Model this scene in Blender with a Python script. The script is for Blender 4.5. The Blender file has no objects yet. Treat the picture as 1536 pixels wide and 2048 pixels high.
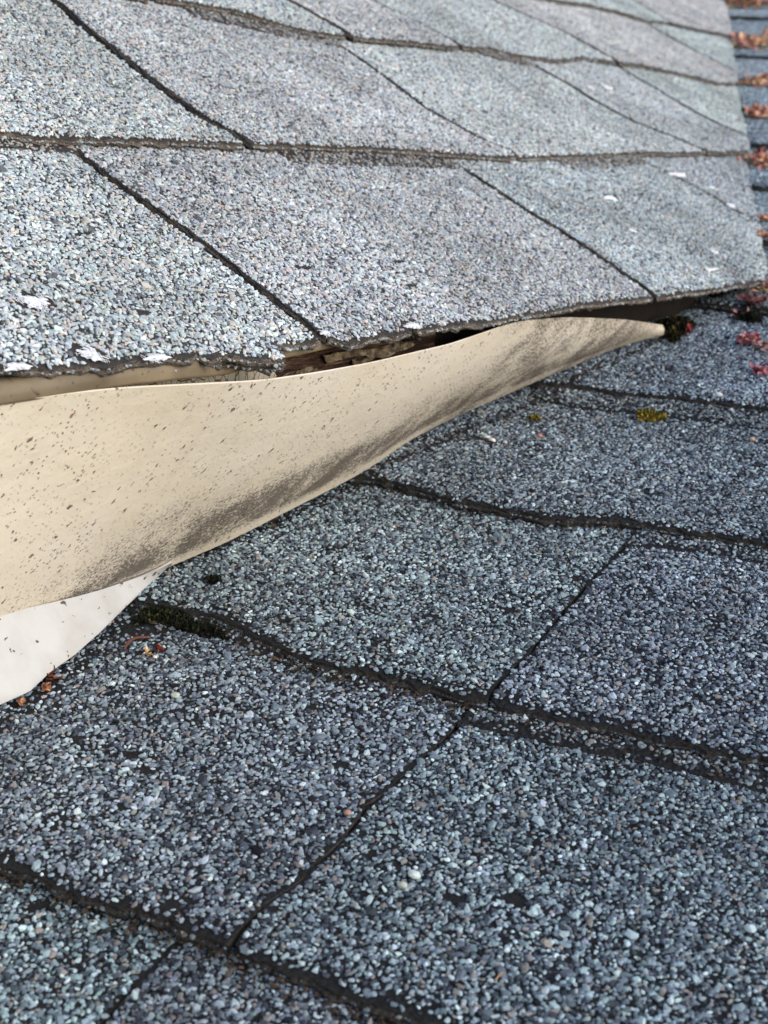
import bpy, math, random
import numpy as np
from mathutils import Vector, Matrix
rng = np.random.default_rng(7); random.seed(7)

# ------------------------------------------------------------------ camera
FPX = 3001.0                                    # focal length in pixels of the 1536 x 2048 photograph
CAM = np.array([-0.27834, -0.32465, 0.2156])
CR = np.array([0.56717, -0.8212, 0.06273]); CU = np.array([0.18156, 0.19896, 0.96304]); CF = np.array([0.80334, 0.53482, -0.26194])
sc = bpy.context.scene
cd = bpy.data.cameras.new('camera'); cam = bpy.data.objects.new('camera', cd); sc.collection.objects.link(cam)
cd.sensor_fit = 'VERTICAL'; cd.sensor_height = 24; cd.sensor_width = 18; cd.lens = 24 * FPX / 2048
cd.clip_start = 0.01; cd.clip_end = 200
m = Matrix.Identity(4)
for i in range(3):
    m[i][0], m[i][1], m[i][2], m[i][3] = CR[i], CU[i], -CF[i], CAM[i]
cam.matrix_world = m
cd.dof.use_dof = True; cd.dof.focus_distance = 0.54; cd.dof.aperture_fstop = 15.5; cd.dof.aperture_blades = 0
sc.camera = cam

# ------------------------------------------------------------------ light
SUN_EL, SUN_AZ = math.radians(31), math.radians(-88)      # azimuth counted from +X towards +Y
w = bpy.data.worlds.new('World'); sc.world = w; w.use_nodes = True
nt = w.node_tree; bg = nt.nodes['Background']
sky = nt.nodes.new('ShaderNodeTexSky'); sky.sky_type = 'NISHITA'; sky.sun_disc = False
sky.sun_elevation = SUN_EL; sky.sun_rotation = math.radians(90) - SUN_AZ
nt.links.new(sky.outputs[0], bg.inputs[0]); bg.inputs[1].default_value = 0.15
sl = bpy.data.lights.new('sun', 'SUN'); so = bpy.data.objects.new('sun', sl); sc.collection.objects.link(so)
sl.energy = 2.1; sl.angle = math.radians(70); sl.color = (1, .93, .84)
sd = Vector((math.cos(SUN_EL) * math.cos(SUN_AZ), math.cos(SUN_EL) * math.sin(SUN_AZ), math.sin(SUN_EL)))
so.rotation_euler = sd.to_track_quat('Z', 'Y').to_euler(); so.location = sd * 5
sc.view_settings.view_transform = 'Standard'; sc.view_settings.look = 'None'
sc.view_settings.exposure = 0.5; sc.view_settings.gamma = 1

# ------------------------------------------------------------------ frames of the two roof planes
A1, A2, ZC, XA, DL = 0.20753, 0.45712, 0.12998, -0.01703, 0.1399
G = np.array([math.cos(DL), math.sin(DL), 0]); H = np.array([-math.sin(DL), math.cos(DL), 0]); Z = np.array([0, 0, 1.])
LU_ = G * math.cos(A1) + Z * math.sin(A1); LN = -G * math.sin(A1) + Z * math.cos(A1)
UW = np.array([0, math.cos(A2), math.sin(A2)]); UX = np.array([1., 0, 0]); UN = np.array([0, -math.sin(A2), math.cos(A2)])
class Frame:
    def __init__(s, o, a, b, n): s.o, s.a, s.b, s.n = np.array(o), a, b, n      # a = along the course, b = up the slope
    def __call__(s, a, b, h=0.):
        a, b, h = np.broadcast_arrays(np.asarray(a, float), np.asarray(b, float), np.asarray(h, float))
        return s.o + a[..., None] * s.a + b[..., None] * s.b + h[..., None] * s.n
    def R(s): return np.stack([s.a, s.b, s.n], 1)
LOW = Frame(LU_ * XA, -H, LU_, LN)       # a = -v : runs to the right of the photograph
UPP = Frame([0, 0, ZC], UX, UW, UN)
def proj(p):
    v = p - CAM; z = v @ CF; zz = np.maximum(z, 1e-3)
    return 768 + FPX * (v @ CR) / zz, 1024 - FPX * (v @ CU) / zz, z

# ------------------------------------------------------------------ materials
def srgb(*c): return tuple((x / 12.92 if x <= .04045 else ((x + .055) / 1.055) ** 2.4) for x in [y / 255 for y in c])
def mat(name, col=(.5, .5, .5), rough=.7, spec=.4):
    m = bpy.data.materials.new(name); m.use_nodes = True
    b = m.node_tree.nodes['Principled BSDF']; b.inputs['Base Color'].default_value = (*col, 1)
    b.inputs['Roughness'].default_value = rough; b.inputs['Specular IOR Level'].default_value = spec
    return m, m.node_tree, b
def N(nt, t, **k):
    n = nt.nodes.new(t)
    for a, b in k.items(): setattr(n, a, b)
    return n
def ramp(nt, stops, src, interp='LINEAR'):
    r = N(nt, 'ShaderNodeValToRGB'); r.color_ramp.interpolation = interp
    e = r.color_ramp.elements
    while len(e) < len(stops): e.new(.5)
    for i, (p, c) in enumerate(stops): e[i].position = p; e[i].color = (*c, 1) if len(c) == 3 else c
    nt.links.new(src, r.inputs[0]); return r.outputs[0]
def mixc(nt, f, a, b, mode='MIX'):
    x = N(nt, 'ShaderNodeMix', data_type='RGBA', blend_type=mode)
    for s, v in ((0, f), (6, a), (7, b)):
        if hasattr(v, 'links'): nt.links.new(v, x.inputs[s])
        elif s == 0: x.inputs[0].default_value = v
        else: x.inputs[s].default_value = (*v, 1)
    return x.outputs[2]
def math_(nt, op, a, b=None, clamp=False):
    x = N(nt, 'ShaderNodeMath', operation=op, use_clamp=clamp)
    for i, v in enumerate((a, b)):
        if v is None: continue
        if hasattr(v, 'links'): nt.links.new(v, x.inputs[i])
        else: x.inputs[i].default_value = v
    return x.outputs[0]
def noise(nt, vec, scale, detail=4, rough=.6, dist=0.):
    n = N(nt, 'ShaderNodeTexNoise'); n.inputs['Scale'].default_value = scale; n.inputs['Detail'].default_value = detail
    n.inputs['Roughness'].default_value = rough; n.inputs['Distortion'].default_value = dist
    if vec is not None: nt.links.new(vec, n.inputs['Vector'])
    return n.outputs['Fac']
def bump(nt, b, h, strength, dist):
    x = N(nt, 'ShaderNodeBump'); x.inputs['Strength'].default_value = strength; x.inputs['Distance'].default_value = dist
    nt.links.new(h, x.inputs['Height']); nt.links.new(x.outputs[0], b.inputs['Normal'])

def slab_material(name, palette, asphalt):
    """asphalt sheet whose granule cover is a fine texture wherever no modelled granule stands on it"""
    m, nt, b = mat(name, rough=.8, spec=.25)
    tc = N(nt, 'ShaderNodeTexCoord').outputs['Object']
    vo = N(nt, 'ShaderNodeTexVoronoi'); vo.inputs['Scale'].default_value = 520; nt.links.new(tc, vo.inputs['Vector'])
    sp = N(nt, 'ShaderNodeSeparateColor'); nt.links.new(vo.outputs['Color'], sp.inputs[0])
    cols = ramp(nt, [(i / len(palette), tuple(x * 1.5 for x in c)) for i, c in enumerate(palette)], sp.outputs[0], 'CONSTANT')
    edge = ramp(nt, [(.25, (1, 1, 1)), (.62, (.12, .12, .12))], vo.outputs['Distance'])
    gran = mixc(nt, 1., cols, edge, 'MULTIPLY')
    asp = mixc(nt, noise(nt, tc, 700, 3), tuple(x * .5 for x in asphalt), tuple(x * 1.5 for x in asphalt))
    at = N(nt, 'ShaderNodeAttribute', attribute_name='bare').outputs['Fac']
    nt.links.new(mixc(nt, at, asp, gran), b.inputs['Base Color'])
    hh = math_(nt, 'MULTIPLY', vo.outputs['Distance'], -1.)
    bump(nt, b, hh, .6, .0012)
    return m
def attr_material(name, rough=.75, spec=.35, bscale=2500):
    m, nt, b = mat(name, rough=rough, spec=spec)
    a = N(nt, 'ShaderNodeAttribute', attribute_name='col')
    tc = N(nt, 'ShaderNodeTexCoord').outputs['Object']
    n = noise(nt, tc, bscale, 2)
    v = ramp(nt, [(.3, (.8, .8, .8)), (.7, (1.15, 1.15, 1.15))], n)
    nt.links.new(mixc(nt, 1., a.outputs['Color'], v, 'MULTIPLY'), b.inputs['Base Color'])
    return m

#            colour, weight
PAL_UP = [(srgb(194, 202, 203), .30), (srgb(174, 182, 186), .22), (srgb(192, 183, 174), .18), (srgb(152, 160, 168), .12), (srgb(214, 220, 216), .08), (srgb(100, 102, 106), .10)]
PAL_LO = [(srgb(130, 141, 147), .26), (srgb(96, 104, 112), .26), (srgb(62, 66, 73), .20), (srgb(156, 168, 171), .14), (srgb(128, 121, 116), .07), (srgb(180, 190, 190), .04), (srgb(30, 32, 37), .03)]
M_UPS = slab_material('light_shingle_sheet', [c for c, w_ in PAL_UP], (.035, .03, .027))
M_LOS = slab_material('slate_shingle_sheet', [c for c, w_ in PAL_LO], (.012, .012, .013))
M_GR = attr_material('mineral_granules', .92, .12)
def butt_material(name, c0, c1):
    m, nt, b = mat(name, rough=.85, spec=.2); tc = N(nt, 'ShaderNodeTexCoord').outputs['Object']
    n = noise(nt, tc, 900, 5, .7)
    nt.links.new(ramp(nt, [(.35, c0), (.62, c1)], n), b.inputs['Base Color']); bump(nt, b, n, .7, .001); return m
M_BU = butt_material('asphalt_edge_brown', (.022, .018, .016), (.17, .14, .115))
M_BL = butt_material('asphalt_edge_black', (.008, .007, .007), (.060, .053, .047))

# ------------------------------------------------------------------ object helpers
def tag(o, label=None, cat=None, group=None, kind=None):
    if label: o['label'] = label
    if cat: o['category'] = cat
    if group: o['group'] = group
    if kind: o['kind'] = kind
    return o
def empty(name, loc):
    o = bpy.data.objects.new(name, None); o.location = loc; o.empty_display_size = .02; sc.collection.objects.link(o); return o
class MB:
    """collects polygons of any size with material slots and vertex colours"""
    def __init__(s): s.v, s.f, s.mi, s.c, s.bare, s.nv = [], [], [], [], [], 0
    def add(s, v, f, mi=0, col=None, bare=None):
        v = np.asarray(v, float).reshape(-1, 3); f = np.asarray(f, int)
        s.v.append(v); s.f.append(f + s.nv); s.mi.append(np.broadcast_to(np.asarray(mi), (len(f),)).copy()); s.nv += len(v)
        s.c.append(np.broadcast_to(np.array(col if col is not None else (1, 1, 1), float), (len(v), 3)))
        s.bare.append(np.broadcast_to(np.asarray(0. if bare is None else bare, float), (len(v),)))
    def grid(s, P, mi=0, col=None, bare=None, flip=False):
        a, b = P.shape[:2]; i = np.arange(a * b).reshape(a, b)
        q = np.stack([i[:-1, :-1], i[1:, :-1], i[1:, 1:], i[:-1, 1:]], -1).reshape(-1, 4)
        if flip: q = q[:, ::-1]
        s.add(P.reshape(-1, 3), q, mi, col, None if bare is None else np.asarray(bare).reshape(-1))
    def build(s, name, mats, parent=None, smooth=False, origin=None):
        me = bpy.data.meshes.new(name); V = np.concatenate(s.v)
        if parent is not None and origin is None:
            origin = np.zeros(3); p = parent
            while p is not None: origin = origin + np.array(p.location); p = p.parent
            loc = (0, 0, 0)
        else:
            if origin is None: origin = V.mean(0); origin[2] = V[:, 2].min()
            loc = tuple(origin)
        V = V - np.array(origin)
        me.vertices.add(len(V)); me.vertices.foreach_set('co', V.ravel())
        sizes = np.concatenate([np.full(len(f), f.shape[1]) for f in s.f]); idx = np.concatenate([f.ravel() for f in s.f])
        me.loops.add(len(idx)); me.loops.foreach_set('vertex_index', idx.astype(np.int32))
        st = np.concatenate([[0], np.cumsum(sizes)[:-1]])
        me.polygons.add(len(sizes)); me.polygons.foreach_set('loop_start', st.astype(np.int32))
        me.update(calc_edges=True)
        me.polygons.foreach_set('material_index', np.concatenate(s.mi).astype(np.int32))
        me.polygons.foreach_set('use_smooth', np.full(len(sizes), smooth))
        ca = me.attributes.new('col', 'BYTE_COLOR', 'POINT'); C = np.concatenate(s.c)
        C = np.concatenate([C, np.ones((len(C), 1))], 1); ca.data.foreach_set('color', C.ravel().astype(np.float32))
        ba = me.attributes.new('bare', 'FLOAT', 'POINT'); ba.data.foreach_set('value', np.concatenate(s.bare).astype(np.float32))
        for mm in (mats if isinstance(mats, (list, tuple)) else [mats]): me.materials.append(mm)
        me.update()
        o = bpy.data.objects.new(name, me); o.location = loc; sc.collection.objects.link(o)
        if parent is not None: o.parent = parent
        return o

# ------------------------------------------------------------------ smooth value noise
_T = rng.random((64, 64))
def vn(x, y, s):
    x = np.asarray(x) * s + 17.3; y = np.asarray(y) * s + 5.1
    xi = np.floor(x).astype(int); yi = np.floor(y).astype(int); fx = x - xi; fy = y - yi
    fx = fx * fx * (3 - 2 * fx); fy = fy * fy * (3 - 2 * fy)
    t = lambda a, b: _T[a % 64, b % 64]
    return (t(xi, yi) * (1 - fx) + t(xi + 1, yi) * fx) * (1 - fy) + (t(xi, yi + 1) * (1 - fx) + t(xi + 1, yi + 1) * fx) * fy - .5

# ------------------------------------------------------------------ granule prototypes
def ico():
    t = (1 + 5 ** .5) / 2
    v = np.array([(-1, t, 0), (1, t, 0), (-1, -t, 0), (1, -t, 0), (0, -1, t), (0, 1, t), (0, -1, -t), (0, 1, -t), (t, 0, -1), (t, 0, 1), (-t, 0, -1), (-t, 0, 1)], float)
    f = np.array([(0, 11, 5), (0, 5, 1), (0, 1, 7), (0, 7, 10), (0, 10, 11), (1, 5, 9), (5, 11, 4), (11, 10, 2), (10, 7, 6), (7, 1, 8), (3, 9, 4), (3, 4, 2), (3, 2, 6), (3, 6, 8), (3, 8, 9), (4, 9, 5), (2, 4, 11), (6, 2, 10), (8, 6, 7), (9, 8, 1)])
    return v / np.linalg.norm(v[0]), f
IV, IF = ico()
OV = np.array([(1, 0, 0), (0, 1, 0), (-1, 0, 0), (0, -1, 0), (0, 0, 1), (0, 0, -1)], float); OF = np.array([(0, 1, 4), (1, 2, 4), (2, 3, 4), (3, 0, 4)])
def protos(V, k, jit, seed):
    r = np.random.default_rng(seed); P = V[None] * (1 + r.uniform(-jit, jit, (k, len(V), 1))) + r.normal(0, jit * .4, (k, *V.shape))
    P *= np.stack([r.uniform(.95, 1.4, k), r.uniform(.65, .95, k), r.uniform(.4, .65, k)], 1)[:, None]
    return P
PHI = protos(IV, 60, .2, 1); PLO = protos(OV, 30, .15, 2)
def rotmats(n, tilt):
    ya = rng.uniform(0, 2 * np.pi, n); tx = rng.normal(0, tilt, n); ty = rng.normal(0, tilt, n)
    c, s_ = np.cos, np.sin; o = np.zeros(n); i = o + 1
    Rz = np.stack([c(ya), -s_(ya), o, s_(ya), c(ya), o, o, o, i], 1).reshape(n, 3, 3)
    Rx = np.stack([i, o, o, o, c(tx), -s_(tx), o, s_(tx), c(tx)], 1).reshape(n, 3, 3)
    Ry = np.stack([c(ty), o, s_(ty), o, i, o, -s_(ty), o, c(ty)], 1).reshape(n, 3, 3)
    return Rx @ Ry @ Rz
def scatter(mb, fr, a, b, h, rad, cols, mi, hi):
    n = len(a)
    if not n: return
    PP, FF = (PHI, IF) if hi else (PLO, OF)
    k = rng.integers(0, len(PP), n); V = PP[k] * rad[:, None, None]
    V = np.einsum('nij,nvj->nvi', np.einsum('ij,njk->nik', fr.R(), rotmats(n, .3)), V)
    V = V + fr(a, b, h)[:, None]
    nv = PP.shape[1]; F = (FF[None] + (np.arange(n) * nv)[:, None, None]).reshape(-1, 3)
    mb.add(V.reshape(-1, 3), F, mi, None); mb.c[-1] = np.repeat(cols, nv, 0)

def in_view(p, mx, my):
    x, y, z = proj(p); return (z > .05) & (x > -mx) & (x < 1536 + mx) & (y > -my) & (y < 2048 + my), z
NUM = [0, 0]
# ------------------------------------------------------------------ one shingle tab
class Roof:
    def __init__(s, fr, parent, pal, ms, mb_, hidden, blank, thick, drop, cover, seed, rsize):
        s.fr, s.parent, s.ms, s.mb_, s.hidden, s.blank = fr, parent, ms, mb_, hidden, blank
        s.pc = np.array([c for c, w_ in pal]); s.pw = np.array([w_ for c, w_ in pal]); s.pw = s.pw / s.pw.sum()
        s.thick, s.drop, s.cover, s.seed, s.rsize = thick, drop, cover, seed, rsize
    def top(s, a, b, rel):
        return -s.drop * np.clip(rel, -.2, 1.25) + .0008 * vn(a + s.seed, b, 14) + .0007 * vn(a, b + s.seed, 45)
    def sheet(s, name, parent, L, R_, lo, hi, lift=0., tone=(1, 1, 1), over=.02, thick=None, clip=None, e=.143, base=None, gran=True, dens=1.):
        """L, R_: functions b -> a ; lo, hi: functions a -> b (butt line, next butt line); clip: function b -> largest a"""
        thick = thick or s.thick; mb = MB()
        a0, a1 = min(L(lo(0)), L(hi(0))), max(R_(lo(0)), R_(hi(0)))
        nc = int(max(6, (a1 - a0) / .004)); nr = 30
        t = np.linspace(0, 1, nc); bb = lo((a0 + a1) / 2) + np.linspace(0, 1, nr) * (hi((a0 + a1) / 2) + over - lo((a0 + a1) / 2))
        La = np.array([L(x) for x in bb]); Ra = np.array([R_(x) for x in bb])
        if clip is not None: Ra = np.minimum(Ra, [clip(x) for x in bb]); La = np.minimum(La, Ra - 1e-4)
        A = La[:, None] * (1 - t) + Ra[:, None] * t
        r = np.linspace(0, 1, nr)[:, None]
        lo_a, hi_a = lo(A), hi(A)
        B = lo_a * (1 - r) + (hi_a + over) * r
        ragged = .0007 * rng.normal(size=A.shape)
        A[:, 0] += ragged[:, 0] * .7; A[:, -1] += ragged[:, -1] * .7; B[0] += ragged[0]
        b0 = lo_a if base is None else base(A)
        rel = (B - b0) / e
        T = s.top(A, B, rel) + lift
        T = T - .0009 * np.exp(-(B - lo_a) / .003) + s.curl(A, B)
        P = s.fr(A, B, T); Q = s.fr(A, B, T - thick)
        vis, z = in_view(P.reshape(-1, 3), 530, 310)
        bare = np.where(vis, 0., 1.) if gran else np.zeros(vis.shape)
        mb.grid(P, 0, bare=bare, flip=True); mb.grid(Q, 1)
        for e0, e1 in ((P[0], Q[0]), (Q[-1], P[-1]), (Q[:, 0], P[:, 0]), (P[:, -1], Q[:, -1])):
            mid = [e0 * (1 - k) + e1 * k + rng.normal(0, .00025 if 0 < k < 1 else 0, e0.shape) for k in (0, .33, .66, 1)]
            if e0 is P[0] or (e0.shape == P[0].shape and np.allclose(e0, P[0])):
                out = -s.fr.b * (s.ledge * (.65 + .9 * vn(A[0] * 1., A[0] * 0 + 7, 180) + .5 * rng.random(len(A[0]))))[:, None]
                mid = [e0, e0 * .6 + e1 * .4 + rng.normal(0, .0002, e0.shape), e0 * .52 + e1 * .48 + out * .9, e0 * .4 + e1 * .6 + out + rng.normal(0, .0002, e0.shape), e1 + out * .7]
            mb.grid(np.stack(mid), 1)
        if gran:
            ng = int((A.max() - A.min()) / .0011); la = rng.uniform(A.min(), A.max(), ng); pl = s.fr(la, lo(la), 0); vis, z = in_view(pl, 60, 60)
            la = la[vis & ~s.hidden(pl)]; la = la[(la > La[0]) & (la < Ra[0])]
            if len(la):
                lb2 = lo(la); hl = s.top(la, lb2, (lb2 - (lb2 if base is None else base(la))) / e) + lift - thick * .5 - .0009
                n = len(la); rd = .0006 * np.exp(rng.normal(0, .3, n)); cc = s.pc[rng.choice(len(s.pc), n, p=s.pw)] * .55
                scatter(mb, s.fr, la, lb2 - rng.uniform(0, s.ledge * .8, n), hl, rd, cc, 2, True)
            sp = .00152 * s.rsize; na = int((A.max() - A.min()) / sp) + 2; nb = int((B.max() - B.min()) / (sp * .87)) + 2
            if na * nb < 3e6:
                ga, gb = np.meshgrid(np.arange(na), np.arange(nb)); ga = ga + .5 * (gb % 2)
                ga = A.min() + ga * sp + rng.normal(0, sp * .26, ga.shape); gb = B.min() + gb * sp * .87 + rng.normal(0, sp * .26, gb.shape)
                ga, gb = ga.ravel(), gb.ravel()
                p0 = s.fr(ga, gb, 0); vis, z = in_view(p0, 520, 300); ga, gb, p0 = ga[vis], gb[vis], p0[vis]
                La2 = np.interp(gb, bb, La); Ra2 = np.interp(gb, bb, Ra); l2 = lo(ga); h2 = hi(ga)
                edge_r = .0010
                k = (ga > La2 + edge_r * .6) & (ga < Ra2 - edge_r * .6) & (gb > l2 + edge_r * rng.uniform(.2, 1.6, len(ga))) & (gb < h2 + .003)
                k &= ~s.hidden(p0)
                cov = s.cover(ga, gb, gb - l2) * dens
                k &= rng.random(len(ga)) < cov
                for (ca, cb, ra, rb) in s.blank:
                    wob = 1 + .5 * vn(ga + ca, gb, 400)
                    k &= ((ga - ca) / ra) ** 2 + ((gb - cb) / rb) ** 2 > wob
                ga, gb, p0, l2 = ga[k], gb[k], p0[k], l2[k]
                if len(ga):
                    bb0 = l2 if base is None else base(ga)
                    la_ = (gb - l2)
                    h = s.top(ga, gb, (gb - bb0) / e) + lift - .0009 * np.exp(-la_ / .003) + s.curl(ga, gb)
                    n = len(ga); rad = .00086 * s.rsize * np.exp(rng.normal(0, .22, n))
                    big = rng.random(n) < .03; rad[big] *= 1.5
                    C = s.pc[rng.choice(len(s.pc), n, p=s.pw)] * np.array(tone) * s.gain
                    C = C * (1 + .38 * vn(ga, gb, 22) + .22 * vn(ga, gb, 70))[:, None] * np.exp(rng.normal(0, .13, (n, 1)))
                    C = np.clip(C * (1 + rng.normal(0, .03, (n, 3))), 0.004, .9)
                    h = h + rad * rng.uniform(-.05, .32, n)
                    _, z = in_view(p0, 0, 0); near, _ = in_view(p0, 40, 60); near &= z < 1.05
                    scatter(mb, s.fr, ga[near], gb[near], h[near], rad[near], C[near], 2, True)
                    far = ~near; scatter(mb, s.fr, ga[far], gb[far], h[far], rad[far] * 1.12, C[far], 2, False)
                    NUM[0] += near.sum(); NUM[1] += far.sum()
        return mb.build(name, [s.ms, s.mb_, M_GR], parent)
    ledge = .0012; gain = 1.
    def curl(s, a, b): return 0.
def poly(pts):
    pts = sorted(pts); x = np.array([p[0] for p in pts]); y = np.array([p[1] for p in pts])
    def f(a):
        a = np.asarray(a, float); return np.interp(a, x, y) + .0005 * vn(a, a * 0, 90) + .0004 * vn(a, a * 0 + 3, 400)
    return f
def jline(pts, dx=0.):
    pts = sorted((p[1], p[0]) for p in pts); x = np.array([p[0] for p in pts]); y = np.array([p[1] for p in pts])
    def f(b): return np.interp(b, x, y) + dx + .0005 * vn(np.asarray(b, float), 1.7, 150)
    return f
def const(c): return lambda a: np.asarray(a, float) * 0 + c

# ================================================================== UPPER ROOF
E = .143
upper = tag(empty('upper_roof', (0, 0, ZC)), 'pale grey granule shingle roof slope overhanging the beige fascia', 'shingle roof')
def xv(wv): return .612 + 1.95 * np.asarray(wv, float)
def up_cover(a, b, d):
    c = .985 + 0 * a
    worn = (a > .55) & (a < .95) & (b < .13)
    c = np.where(worn, .93 - .35 * np.clip(vn(a, b, 60) - .12, 0, 1) * 3, c)
    c = c - .6 * np.clip(vn(a + 3, b, 110) - .30, 0, 1) * 3
    return np.where(d < .002, c * .92, c)
UB = [(.2557, .0282, .0035, .0018), (.2715, .0464, .0035, .0018), (.2057, .0483, .004, .0016), (.262, .038, .003, .0012), (.0534, .0107, .007, .0055), (.0774, .0051, .008, .003), (.0561, .0413, .008, .0055),
      (.0238, .0095, .007, .003), (.2228, .0027, .006, .0028), (.1687, .0052, .004, .003), (.5631, .0948, .010, .0035), (.5274, .0578, .006, .003), (.7174, .1225, .018, .003), (.5878, .0286, .006, .003), (.828, .2515, .010, .004), (.7208, .0791, .008, .003), (.79, .247, .006, .003),
      (.55, .012, .012, .0014), (.142, .1, .002, .0015), (.095, .03, .003, .0013)]
UR = Roof(UPP, upper, PAL_UP, M_UPS, M_BU, lambda p: np.zeros(len(p), bool), UB, .0027, .0046, up_cover, 0., .95)
butt = [
 poly([(-.6, .010), (0, .0116), (.018, .0112), (.034, .0076), (.0533, .0062), (.0714, .006), (.0985, .0044), (.1138, .0014), (.1297, -.0052), (.1364, -.0042), (.1376, .0052), (.15, .0020), (.1651, .0035), (.1655, .0045), (.176, -.0022), (.2007, -.0004), (.2479, -.001), (.2876, -.0018), (.3651, -.0002), (.4447, -.0029), (.5015, -.0037), (.56, -.0035), (.603, -.0043)]),
 poly([(-.6, .148), (.12, .1502), (.1463, .1471), (.2088, .147), (.2674, .146), (.352, .1447), (.4307, .1406), (.4915, .1379), (.5554, .1402), (.6138, .1432), (.7132, .1479), (.7854, .1495), (.9009, .1528), (1.2, .15)]),
 poly([(-.6, .295), (.3861, .3052), (.43, .3015), (.4557, .2907), (.4771, .2837), (.5584, .2857), (.6408, .2872), (.7059, .2947), (.74, .2879), (.8066, .2901), (.8686, .3019), (.9909, .3004), (1.0796, .2891), (1.1156, .2833), (1.1953, .291), (1.6, .287)]),
 poly([(-.6, .43), (1.0274, .429), (1.0979, .4345), (1.1584, .4313), (1.1945, .4187), (1.2697, .4259), (1.3154, .4223), (1.457, .4211)])] + [const(E * k + .001) for k in range(4, 9)]
J = [[jline([(.1637, .1407), (.1629, .1196), (.1667, .0786), (.1655, .0346), (.1657, .005)]), jline([(.4423, .1265), (.4437, .1015), (.4441, .0836), (.4476, .0608), (.4474, .0361), (.4457, .0145), (.445, -.001)]), jline([(.6976, .1349), (.7106, .1198), (.717, .0967), (.717, .0708), (.727, .0563)])],
     [jline([(.2769, .2841), (.2719, .2627), (.2663, .208), (.2654, .1891), (.2657, .1684), (.2737, .152)]), jline([(.5032, .2688), (.4997, .2387), (.4888, .196), (.4931, .1788), (.4991, .159), (.5138, .1452)]), jline([(.7569, .2748), (.7632, .2529), (.7604, .2266), (.7717, .1943), (.7952, .1736), (.8192, .1524)]), jline([(.9336, .2826), (.9345, .2531), (.9347, .2157), (.959, .1801)])],
     [const(.18), const(.36), jline([(.5107, .3292), (.5212, .2906)]), jline([(.6357, .3475), (.6485, .3278), (.659, .299)]), jline([(.8764, .3999), (.9123, .3577), (.9297, .3036)]), jline([(1.2035, .417), (1.2068, .358), (1.2294, .3146)])],
     [const(.1), const(.42), const(.7), const(1.0), jline([(1.274, .4766), (1.2697, .4259)])]]
for k in range(4, 8): J.append([const(.15 + .28 * i + .13 * (k % 2)) for i in range(7)])
TAB = {}; UR.gain = .90
def tab_at(a, k):
    c = [q for q in TAB if q[0] == k]; i = sum(1 for f in J[k] if float(f(E * (k + .5))) < a); return TAB.get((k, i), TAB[c[-1]])
TONES = [(.97, 1.03, 1.02), (1.02, .97, .98), (.98, 1.02, 1.0), (.90, .93, .95), (1.03, 1.0, 1.0)]
TN = {(0, 0): (.99, 1.01, 1.01), (0, 1): (.93, .915, .935), (0, 2): (.86, .9, .92), (0, 3): (.8, .82, .86), (1, 0): (1.01, 1.02, 1.01), (1, 1): (.95, .935, .95), (1, 2): (.98, 1.0, 1.0), (1, 3): (.95, .96, .98), (1, 4): (.95, 1.0, .98), (2, 2): (.99, 1.02, 1.02), (2, 3): (.99, .96, .97), (2, 4): (.99, 1.02, 1.02)}
GAP = .0024
for k in range(8):
    js = [const(-.55)] + J[k] + [None]
    for i in range(len(js) - 1):
        L0 = js[i]; R0 = js[i + 1]
        bm = E * (k + .5)
        if i > 0 and float(L0(bm)) > float(xv(bm + .07)) - .02: continue
        gp = .0034 if k or i == 3 else GAP
        Lf = (lambda f, gp: lambda b: f(b) + gp)(L0, gp) if i else L0
        Rf = (lambda f, gp: lambda b: f(b) - gp)(R0, .0034 if i == 2 else gp) if R0 is not None else (lambda b: np.asarray(b, float) * 0 + 3.)
        clip = lambda b: float(xv(b)) + .004 * float(vn(b, 2., 60))
        tone = TN.get((k, i), TONES[(k * 2 + i) % 5])
        TAB[(k, i)] = UR.sheet('shingle', upper, Lf, Rf, butt[k], butt[k + 1], tone=tone, clip=clip, lift=.0003 * ((i * 7 + k) % 3))
# backing layers that show below some tabs, and the starter strip along the eave
def strip(R, parent, a0, a1, pts, ref, lift, tone=(1, 1, 1), over=.03, thick=.003, dens=1., clip=None):
    return R.sheet('backing_strip', parent, const(a0), const(a1), poly(pts), ref, lift=lift, tone=tone, over=over, thick=thick, base=ref, dens=dens, clip=clip)
def lo_of(f, d): return lambda a: f(a) + d
for (a0, a1, pts, k) in ((-.3, .1635, [(-.3, .142), (.1229, .1433), (.1427, .1428), (.1637, .1407)], 1), (.296, .4415, [(.2975, .1345), (.3372, .1324), (.3648, .1308), (.415, .1289), (.4412, .1275)], 1), (.566, .695, [(.5693, .1286), (.6289, .1309), (.6918, .1362)], 1),
                          (.385, .504, [(.3919, .2899), (.4219, .2851), (.442, .2782), (.4754, .2735), (.505, .2703)], 2), (.688, .7565, [(.6884, .285), (.7198, .2794), (.754, .2745)], 2)):
    UR.sheet('backing_strip', tab_at((a0 + a1) / 2, k), const(a0), const(a1), poly(pts), lo_of(butt[k], .012), lift=-.0032, tone=(.62, .58, .55), over=0., thick=.0018, base=butt[k], dens=.45)
UR.sheet('starter_strip', upper, const(-.55), lambda b: .1372 + .0015 * np.sin(np.asarray(b, float) * 900), poly([(-.55, .0085), (0, .0105), (.018, .0105), (.034, .0070), (.0533, .0062), (.0714, .0066), (.0985, .0052), (.1138, .0030), (.1297, -.0034), (.1364, -.0024)]), const(.05), lift=-.0034, tone=(.92, .98, .98), over=0., thick=.0030, base=butt[0], dens=.5)
UR.sheet('starter_strip', upper, const(.163), lambda b: .62 + 0 * np.asarray(b, float), poly([(.163, .012), (.2, .006), (.3, .005), (.45, .003), (.6, .002)]), const(.05), lift=-.0036, tone=(.5, .5, .5), over=0., thick=.0016, base=butt[0], dens=.3)
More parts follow.
